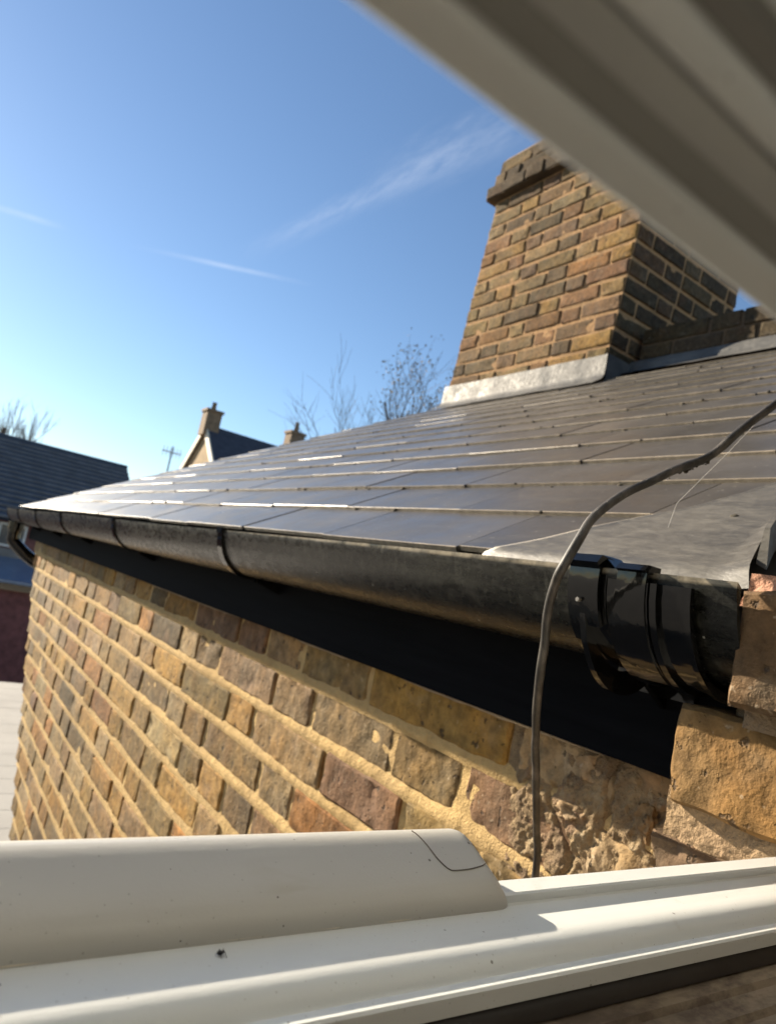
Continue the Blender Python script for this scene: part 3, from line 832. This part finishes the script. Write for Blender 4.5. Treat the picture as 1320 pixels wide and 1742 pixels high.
mesh_obj('mortar_top', vv, [(i*(mm+1)+j, i*(mm+1)+j+1, (i+1)*(mm+1)+j+1, (i+1)*(mm+1)+j) for i in range(n) for j in range(mm)], mortar_material('pink_mortar', (.46, .24, .16), (.40, .25, .17)), pier, smooth=180)

# ------------------------------------------------------------------ unseen wall and room around the window, added to block sky light
mh = thing('main_house', 'unseen brick house wall around the open window with its room behind', 'house', (-.4, .0, -ZC))
q = MB(); q.box(-2.5, -.80, -.25, .18, -ZC, 1.6); q.box(-.80, .80, -.25, .18, 1.1, 1.6); q.box(-.80, .51, -.25, .18, -ZC, -.202); q.box(.56, .80, -.25, .18, .057, 1.1)
q.build('outer_wall', plain('main_house_brickwork', (.12, .10, .078), .9, .3, 12, .004), mh)
q = MB(); q.add([(x, y, z) for x in (-1.6, 1.1) for y in (-3.2, -.252) for z in (-1.5, 1.2)], [(0, 1, 3, 2), (4, 6, 7, 5), (0, 4, 5, 1), (0, 2, 6, 4), (1, 5, 7, 3)])
q.build('room', plain('room_plaster', (.62, .62, .60), .9, .05), mh)

# ------------------------------------------------------------------ cable
cp = [(.545, .462, -.60), (.532, .450, -.33), (.53, .446, -.222), (.498, .432, -.155), (.466, .4165, -.092), (.438, .398, -.040), (.42, .384, .001), (.406, .370, .030), (.40, .359, .046), (.41, .3575, .068), (.42, .356, .087),
      (.44, .353, .107), (.46, .349, .122), (.48, .338, .138), (.50, .327, .152), (.512, .320, .166), (.52, .313, .179), (.55, .300, .214), (.60, .28, .27), (.64, .26, .33)]
cp = [tuple(c*f_ for c in q) for q, f_ in zip(cp, (1, 1, 1, .97, .945, .93, .93, .93, .93, .93, .94, .95, .96, .97, .98, .985, .99, 1, 1, 1))]   # swings clear of the pier
cpts = spline(cp, 6)
cpts = [p+Vector((mnoise.noise(p*30), mnoise.noise(p*30+Vector((9, 0, 0))), mnoise.noise(p*30+Vector((0, 9, 0)))))*.0012 for p in cpts]
cb_ = MB(); cb_.tube(cpts, [.0034+.0003*mnoise.noise(p*60) for p in cpts], 10)
cable = tag(cb_.build('cable', CABLE, None, origin=(.53, .446, -.222), smooth=60), 'thin weathered black cable looping down past gutter and brick wall', 'cable')
cr = MB()
for q in range(40):
    t = rnd.gauss(0, .35); c = Vector((.483, .3245, .1435))+Vector((.010, -.006, .0075))*t*1.6+Vector((rnd.gauss(0, .0009), rnd.gauss(0, .0009), -abs(rnd.gauss(.001, .0012))-.0012))
    rr = rnd.uniform(.0006, .0017)
    bm = bmesh.new(); bmesh.ops.create_icosphere(bm, subdivisions=1, radius=rr); cr.add([c+p.co for p in bm.verts], [[x.index for x in p.verts] for p in bm.faces]); bm.free()
tag(cr.build('moss_crust', MOSS, cable, smooth=180), kind='stuff')
wb_ = MB(); wb_.tube([(.56, .298, .228), (.535, .325, .170), (.512, .350, .120), (.508, .352, .098)], .00022, 5)
tag(wb_.build('cobweb_thread', WEB, None, origin=(.508, .352, .098)), 'pale single cobweb thread hanging beside the cable', 'cobweb')

# ------------------------------------------------------------------ window frame below the lens
FX0, FX1 = -.55, .478
frame = thing('window_frame', 'white plastic window frame rail running under the lens', 'window frame', (0, .19, -.20))
rail = MB()
prof = [(.2125, -.20), (.2125, -.1085), (.2105, -.1068), (.1995, -.1062), (.1985, -.1068), (.1985, -.1097), (.1975, -.1103), (.1905, -.1103),
        (.1880, -.1102), (.1840, -.1099), (.1800, -.1095), (.1770, -.1094), (.1745, -.1096), (.1722, -.1102), (.1700, -.1113), (.1684, -.1128), (.1674, -.1144), (.1667, -.1151), (.1660, -.1150), (.1655, -.1143), (.1649, -.1141), (.1614, -.1141), (.1605, -.1148),
        (.1605, -.1205), (.1625, -.1212), (.1625, -.20)]
rail.extrude_x(prof, FX0, FX1, n=24); rail.build('outer_rail', UPVC, frame, smooth=30)
gk = MB(); gk.extrude_x([(.1625, -.1212), (.1607, -.1222), (.1590, -.1250), (.1588, -.1272), (.1625, -.1278)], FX0, FX1); gk.build('gasket', RUBBER, frame, smooth=40)
led = MB(); led.extrude_x([(.1625, -.1278), (.153, -.1283), (.1515, -.1305), (.143, -.1312), (.1415, -.1335), (.122, -.1345), (.120, -.139), (.06, -.141), (.06, -.20), (.1625, -.20)], FX0, FX1, n=8); led.build('inner_ledge', GRIME, frame, smooth=30)
# vent cover: lofted hood with a rounded end
vent = thing('vent_cover', 'long white plastic vent hood with rounded end on the frame', 'vent cover', (0, .21, -.11))
sec = [(.1955, -.1104), (.1955, -.1085), (.1958, -.1066), (.1974, -.1036), (.2010, -.1006), (.2060, -.0980), (.2115, -.0955), (.2168, -.0931), (.2195, -.0921), (.2220, -.0915), (.2245, -.0914), (.2275, -.0920), (.2305, -.0938), (.2325, -.0985), (.2335, -.1040), (.2338, -.1104)]
XE = .2215
xs = [FX0+.03]+[FX0+.03+(XE-.011-FX0-.03)*i/20 for i in range(1, 21)]+[XE-.011*(1-math.sin(R(90*i/14))) for i in range(1, 15)]
vv = []
def vent_k(x):
    t = max(0, (x-(XE-.011))/.011); return max(0, 1-t**3.2)**.5 if t < 1 else 0.
for x in xs:
    k = vent_k(x)
    for y, z in sec:
        vv.append((x, .213+(y-.213)*(.86+.14*k), -.1098+(z+.1098)*max(k, .02)))
K = len(sec); ff = [(i*K+j, i*K+j+1, (i+1)*K+j+1, (i+1)*K+j) for i in range(len(xs)-1) for j in range(K-1)]
ff += [tuple(range(K))]
hood = mesh_obj('hood', vv, ff, UPVC_VENT, vent, smooth=60); recalc(hood.data)
def vent_pt(x, t, off=.00025):
    """point on the sloping face, t=0 foot .. 1 crest"""
    k = vent_k(x); q = 1+t*9; i = min(9, int(q)); a, b = sec[i], sec[i+1]; w = q-i
    y, z = a[0]+(b[0]-a[0])*w, a[1]+(b[1]-a[1])*w
    return Vector((x, .213+(y-.213)*(.86+.14*k)-off*.6, -.1098+(z+.1098)*max(k, .02)+off))
sm = MB(); sp_ = spline([vent_pt(.1895, 1.0), vent_pt(.1900, .85), vent_pt(.1912, .65), vent_pt(.1925, .52), vent_pt(.1950, .43), vent_pt(.1985, .415), vent_pt(.206, .42), vent_pt(.2125, .44), vent_pt(.2165, .48)], 6)
sm.tube(sp_, .00022, 5); sm.build('end_cap_seam', plain('seam_shadow_gap', (.12, .10, .08), .9), vent)
sl_ = MB(); pts = [(FX0+.03+(XE-.02-FX0-.03)*i/60, .1958+.0003*mnoise.noise(Vector((i*.9, 0, 0))), -.1098) for i in range(61)]
sl_.tube(pts, .0003, 6); sl_.build('sealant_bead', plain('sealant', (.62, .56, .45), .7, .3, 60), vent, smooth=60)
# specks of dirt and a small dead fly lying on the frame
fly = thing('dead_fly', 'tiny dead fly lying in the shadow strip of the window frame', 'fly', (.099, .190, -.1103))
def ell(c, sx, sy, sz, n=1):
    bm = bmesh.new(); bmesh.ops.create_icosphere(bm, subdivisions=n, radius=1)
    r = ([(c[0]+p.co.x*sx, c[1]+p.co.y*sy, c[2]+p.co.z*sz) for p in bm.verts], [[x.index for x in p.verts] for p in bm.faces]); bm.free(); return r
b = MB(); b.add(*ell((.0987, .1892, -.1094), .0010, .0007, .0006, 2)); b.add(*ell((.0998, .1896, -.1094), .0005, .0005, .0004, 2)); b.build('body', RUBBER, fly, smooth=180)
for i in range(4):
    b = MB(); q = (.0985+.0004*i, .1892, -.1093); b.tube([q, (q[0]+rnd.uniform(-.0006, .0006), q[1]+(.001 if i % 2 else -.001), q[2]+.0004), (q[0]+rnd.uniform(-.001, .001), q[1]+(.0017 if i % 2 else -.0017), -.1101)], .00009, 4); b.build('leg', RUBBER, fly)

# ------------------------------------------------------------------ opened sash above the lens
sash = thing('window_sash', 'out-of-focus bottom rail of the white window sash opened overhead', 'window sash', (.04, .036, .04))
sprof = [(.0600, .0560), (.0592, .0556), (.0572, .0570), (.0562, .0580), (.0556, .0590), (.0554, .0650), (.0530, .0662), (.0524, .0690), (.0482, .0700), (.0474, .0640), (.0470, .0632), (.0462, .0632), (.0447, .0648), (.0442, .0660),
         (.0440, .0740), (.0425, .0760), (.0395, .0750), (.0385, .076), (.0385, .100), (.060, .116), (.082, .096), (.0608, .0590), (.0603, .0570)]
sprof = [(y*.66, z*.66) for y, z in sprof]
r_ = MB(); r_.extrude_x(sprof, -.35, .40, n=6); r_.build('bottom_rail', UPVC_SASH, sash, smooth=30)
for nm_, pts_, mt_ in (('gasket', [(.0553, .0595), (.0518, .0611), (.0518, .0650), (.0553, .0630)], plain('grey_gasket', (.33, .345, .335), .7)),
                     ('glazing_bead', [(.0517, .0612), (.0498, .0619), (.0479, .0632), (.0479, .0660), (.0517, .0650)], plain('grey_bead', (.52, .55, .55), .6)),
                     ('gasket', [(.0439, .0666), (.0424, .0690), (.0424, .0730), (.0439, .0730)], plain('dark_gasket', (.24, .24, .23), .7))):
    q = MB(); q.extrude_x([(y*.66, z*.66) for y, z in pts_], -.349, .399); q.build(nm_, mt_, sash)
gl = MB(); gl.extrude_x([(.042, .072), (.045, .070), (.42, .480), (.416, .484)], -.35, .40); gl.build('pane', GLASS, sash)
for x in (-.35, .37):
    q = MB(); q.extrude_x([(.036, .076), (.052, .062), (.43, .470), (.406, .500)], x, x+.03); q.build('stile', UPVC_SASH, sash)

# ------------------------------------------------------------------ flat roof beyond the wing
PAVE = plain('pale_flat_roof_felt', (.34, .32, .285), .85, .1, 2, .004)
fr = thing('flat_roof_building', 'low pale flat roof below the far end of the brick wall', 'building', (1.5, 8, -ZC))
q = MB(); q.box(-4, 6, 4.95, 10.6, -ZC, -2.23); q.build('wall', plain('pale_render', (.45, .42, .37), .9), fr)
for i in range(16):
    y = 4.95+i*.355
    q = MB(); q.box(-4, 6, y+.003, min(10.65, y+.352), -2.229, -2.20+rnd.uniform(-.001, .001)); q.build('roof_board', PAVE, fr)

# ------------------------------------------------------------------ dark slate building on the left
DSL = plain('dark_slate_far', (.055, .062, .075), .6, .3, 3, 0)
DSLE = plain('far_slate_edge', (.16, .17, .19), .6, .3, 3)
bA = thing('slate_roofed_building', 'long dark slate roofed building at the far left', 'building', (-1, 24, -ZC))
q = MB(); q.add([(-9, 20.3, -ZC), (5.2, 20.3, -ZC), (5.2, 20.3, -.15), (-9, 20.3, -.15), (-9, 27.7, -ZC), (5.2, 27.7, -ZC), (5.2, 27.7, -.15), (-9, 27.7, -.15), (-9, 24, 2.1), (5.2, 24, 2.1)],
                 [(0, 1, 2, 3), (5, 4, 7, 6), (1, 5, 6, 9, 2), (4, 0, 3, 8, 7)]); q.build('wall', plain('dark_red_brickwork', (.16, .065, .055), .9, .3, 6, .01), bA)
rp, re = Vector((0, 24, 2.27)), Vector((0, 19.9, -.08))
q = MB(); q.add([(-9.2, 24, 2.20), (5.35, 24, 2.20), (5.35, 28.1, -.15), (-9.2, 28.1, -.15)], [(0, 1, 2, 3)]); q.add([(-9.2, 24, 2.20), (5.35, 24, 2.20), (5.35, 19.9, -.15), (-9.2, 19.9, -.15)], [(0, 1, 2, 3)]); rA = q.build('roof', DSL, bA)
nr = 17
for i in range(nr):
    a = re+(rp-re)*(i/nr); b = re+(rp-re)*((i+1)/nr); nn = Vector((0, -(rp-re).z, (rp-re).y)).normalized()
    a1 = a+nn*.075; b1 = b+nn*.008
    q = MB(); q.add([(x, p.y, p.z) for x in (-9.2, 5.35) for p in (a, a1, b1, b)], [(1, 5, 6, 2), (0, 4, 5, 1), (0, 1, 2, 3), (7, 6, 5, 4), (3, 2, 6, 7)])
    q.m[1] = 1; q.build('slate_course', [DSL, DSLE], rA)
q = MB(); q.tube([(-9.2, 24, 2.27), (5.36, 24, 2.27)], .09, 8); q.build('ridge_tile', DSL, rA)
WHT = plain('white_panel', (.62, .60, .56), .6, .1)
for x in (-1.2, -.35, .5, 1.35, 2.2):
    q = MB(); q.box(x-.36, x+.30, 20.24, 20.31, -.80, -.20); w = q.build('window', WHT, bA)
    q = MB(); q.box(x-.30, x+.24, 20.225, 20.25, -.74, -.26); q.build('pane', plain('dark_window_glass', (.05, .06, .07), .1), w)
q = MB(); q.box(-9, 5.2, 20.18, 20.32, -1.05, -.84); q.build('band', plain('grey_render_band', (.18, .165, .15), .9), bA)
q = MB(); q.add([(-9, 20.3, -1.02), (5.25, 20.3, -1.02), (5.25, 18.6, -1.50), (-9, 18.6, -1.50), (-9, 20.3, -1.10), (5.25, 20.3, -1.10), (5.25, 18.6, -1.58), (-9, 18.6, -1.58)], [(0, 1, 2, 3), (7, 6, 5, 4), (3, 2, 6, 7), (1, 5, 6, 2)])
q.build('lean_to_roof', plain('blue_grey_sheet', (.16, .20, .27), .3, .15), bA)
q = MB(); q.box(-9, 5.25, 18.5, 18.62, -1.72, -1.56); q.build('gutter', GLOSSBLACK, bA)
q = MB(); q.box(-9, 5.1, 18.7, 20.31, -ZC, -1.6); q.build('lean_to_wall', plain('lean_to_brickwork', (.17, .06, .05), .9, .35, 6, .01), bA)

# ------------------------------------------------------------------ gabled house in the distance
HB = thing('gabled_house', 'small gabled brick house with pale bargeboards and two chimneys', 'house', (12, 31, -ZC))
XG, XH = 10.0, 14.6; YA, YL, YR = 31.2, 33.4, 28.9
ZA = 5.72; kz = (ZA-3.75)/(YL-YA)
OCH = plain('gable_brickwork', (.36, .25, .13), .9, .2, 3, .01)
yl, yr = YA+4.2, YA-4.2; zl = ZA-4.2*kz
q = MB(); q.add([(XG, yr, -ZC), (XG, yl, -ZC), (XG, yl, zl), (XG, YA, ZA-.05), (XG, yr, zl), (XH, yr, -ZC), (XH, yl, -ZC), (XH, yl, zl), (XH, YA, ZA-.05), (XH, yr, zl)],
                 [(0, 1, 2, 3, 4), (9, 8, 7, 6, 5), (0, 4, 9, 5), (1, 6, 7, 2)]); q.build('wall', OCH, HB)
DR = plain('dark_house_slate', (.05, .05, .062), .7, .3, 4)
q = MB()
for s in (-1, 1):
    ye_, ze_ = YA+s*4.6, ZA-4.6*kz
    q.add([(XG-.1, YA, ZA), (XH+.1, YA, ZA), (XH+.1, ye_, ze_), (XG-.1, ye_, ze_), (XG-.1, YA, ZA+.12), (XH+.1, YA, ZA+.12), (XH+.1, ye_, ze_+.12), (XG-.1, ye_, ze_+.12)],
          [(0, 1, 2, 3), (4, 7, 6, 5), (0, 3, 7, 4), (1, 5, 6, 2), (2, 6, 7, 3)])
rB = q.build('roof', DR, HB)
CRM = plain('cream_bargeboard', (.66, .58, .44), .6, .1)
for s, wd in ((-1, .26), (1, .20)):
    q = MB(); ye_, ze_ = YA+s*4.6, ZA-4.6*kz
    q.add([(x, y, z) for x in (XG-.16, XG-.08) for y, z in ((YA, ZA+.14), (ye_, ze_+.14), (ye_, ze_+.14-wd*1.5), (YA, ZA+.14-wd*1.5))], [(0, 1, 2, 3), (7, 6, 5, 4), (0, 4, 5, 1), (3, 2, 6, 7)])
    q.build('bargeboard', CRM, HB)
CHB = plain('far_chimney_brick', (.22, .15, .09), .9, .3, 5)
def far_chimney(x, y, z0, z1, w, pot):
    q = MB(); q.box(x-w, x+w, y-w, y+w, z0, z1-.22); q.box(x-w-.06, x+w+.06, y-w-.06, y+w+.06, z1-.22, z1-.1); c = q.build('chimney', CHB, HB)
    q = MB(); q.tube([(x, y, z1-.1), (x, y, z1+pot*.75), (x, y, z1+pot)], [.13, .10, .12], 8); q.build('chimney_pot', CHB, c)
far_chimney(10.05, 31.2, 5.3, 6.62, .35, .28); far_chimney(14.3, 31.2, 5.4, 6.85, .36, .40)

# ------------------------------------------------------------------ bare trees and aerial
BARK = plain('grey_bark', (.10, .082, .062), .9, .3, 10); TWIG = plain('twig_bark', (.17, .14, .115), .9, .3, 10)
LEAF = plain('withered_leaf', (.22, .15, .05), .8, .4, 6)
def bare_tree(name, label, base, height, spread, seed, levels, leaves=0, lean_=(0, 0), fork=.35, r0=None, nsplit=(3, 5), tf=.42, bl=(.5, .78), k0=(5, 7), rmin=.006):
    rg = random.Random(seed); T = MB(); C = MB(); Lv = []
    root = thing(name, label, 'tree', base, 'bare trees on the skyline')
    def grow(p, d, ln, r, lev, mb):
        n = 5; pts = [p]; dd = d.copy()
        for i in range(n):
            wd = .10 if lev else .025
            dd = (dd+Vector((rg.gauss(0, wd), rg.gauss(0, wd), rg.gauss(.02, .06)))).normalized(); pts.append(pts[-1]+dd*ln/n)
        mb.tube(pts, [r*(1-.55*i/n) for i in range(n+1)], 6 if lev < 2 else 3, cap=False)
        if lev >= levels:
            Lv.append(pts[-1]); return
        k = rg.randint(*nsplit) if lev else rg.randint(*k0)
        for j in range(k):
            t = rg.uniform(.35, 1) if lev else rg.uniform(fork, 1); i = min(n, int(t*n)); q = pts[i]
            a = rg.uniform(0, 6.283); o = dd.orthogonal().normalized(); o = (o*math.cos(a)+dd.cross(o)*math.sin(a))
            nd = (dd*rg.uniform(.75, 1.3)+o*spread*rg.uniform(.5, 1.1)+Vector((0, 0, .22))).normalized()
            grow(q, nd, ln*(rg.uniform(*bl) if lev == 0 else rg.uniform(.5, .78)), max(rmin, r*(1-.5*t)*rg.uniform(.45, .65)), lev+1, C)
    hh = height*tf
    grow(Vector(base), Vector((lean_[0], lean_[1], 1)).normalized(), hh, r0 or height*.016, 0, T)
    zm = sorted(p.z for p in Lv)[int(len(Lv)*.93)]; kz_ = (base[2]+height-base[2])/(zm-base[2])
    for mb in (T, C): mb.v = [(base[0]+(p[0]-base[0])*kz_, base[1]+(p[1]-base[1])*kz_, base[2]+(p[2]-base[2])*kz_) for p in mb.v]
    Lv[:] = [Vector((base[0]+(p[0]-base[0])*kz_, base[1]+(p[1]-base[1])*kz_, base[2]+(p[2]-base[2])*kz_)) for p in Lv]
    0 and print(name, label[:20], [round(min(p[i] for p in C.v), 2) for i in range(3)], [round(max(p[i] for p in C.v), 2) for i in range(3)])
    T.build('trunk', BARK, root, smooth=60, fix=False); C.build('crown', TWIG, root, fix=False)
    if leaves:
        q = MB()
        for i in range(leaves):
            c = rg.choice(Lv)+Vector((rg.gauss(0, .12), rg.gauss(0, .12), rg.gauss(-.05, .12))); s = rg.uniform(.03, .06)
            a = Vector((rg.gauss(0, 1), rg.gauss(0, 1), rg.gauss(0, 1))).normalized(); b = a.orthogonal().normalized(); e = a.cross(b)
            q.add([c-b*s, c+e*s*.6, c+b*s, c-e*s*.6], [(0, 1, 2, 3)])
        tag(q.build('withered_leaves', LEAF, root, fix=False), kind='stuff')
bare_tree('bare_tree', 'tall leafless tree with fine upright twigs behind the slate roof', (11.75, 20, -ZC), 11.0, .7, 3, 4, fork=.84, nsplit=(3, 4), bl=(.26, .42), k0=(8, 9), tf=.6)
bare_tree('bare_tree', 'tree with a few withered leaves close beside the chimney', (13.2, 18.6, -ZC), 12.3, .7, 11, 4, leaves=1500, fork=.80, nsplit=(3, 4), bl=(.28, .45), k0=(8, 9), tf=.58)
bare_tree('bare_tree', 'leftmost small bare tree above the dark slate ridge', (2.75, 41, -ZC), 10.2, .3, 21, 4, fork=.86, tf=.7, bl=(.13, .24), nsplit=(3, 4), k0=(7, 8), rmin=.005)
bare_tree('bare_tree', 'small dense bare tree right of another above the dark ridge', (4.05, 41, -ZC), 10.3, .32, 29, 4, fork=.86, tf=.7, bl=(.15, .26), nsplit=(3, 4), k0=(8, 9), rmin=.005)
ae = thing('aerial', 'thin television aerial mast left of the gabled house', 'aerial', (8.05, 29, -ZC))
q = MB(); q.tube([(8.05, 29, -ZC), (8.05, 29, 4.1)], .03, 6); q.build('mast', BARK, ae)
q = MB(); q.tube([(7.65, 29, 3.85), (8.45, 29, 3.85)], .018, 5)
for i in range(6): q.tube([(7.7+i*.14, 28.8, 3.85), (7.7+i*.14, 29.2, 3.85)], .012, 4); q.tube([(7.7+i*.14, 29, 3.65), (7.7+i*.14, 29, 4.05)], .012, 4)
tag(q.build('antenna_array', BARK, ae), kind='stuff')
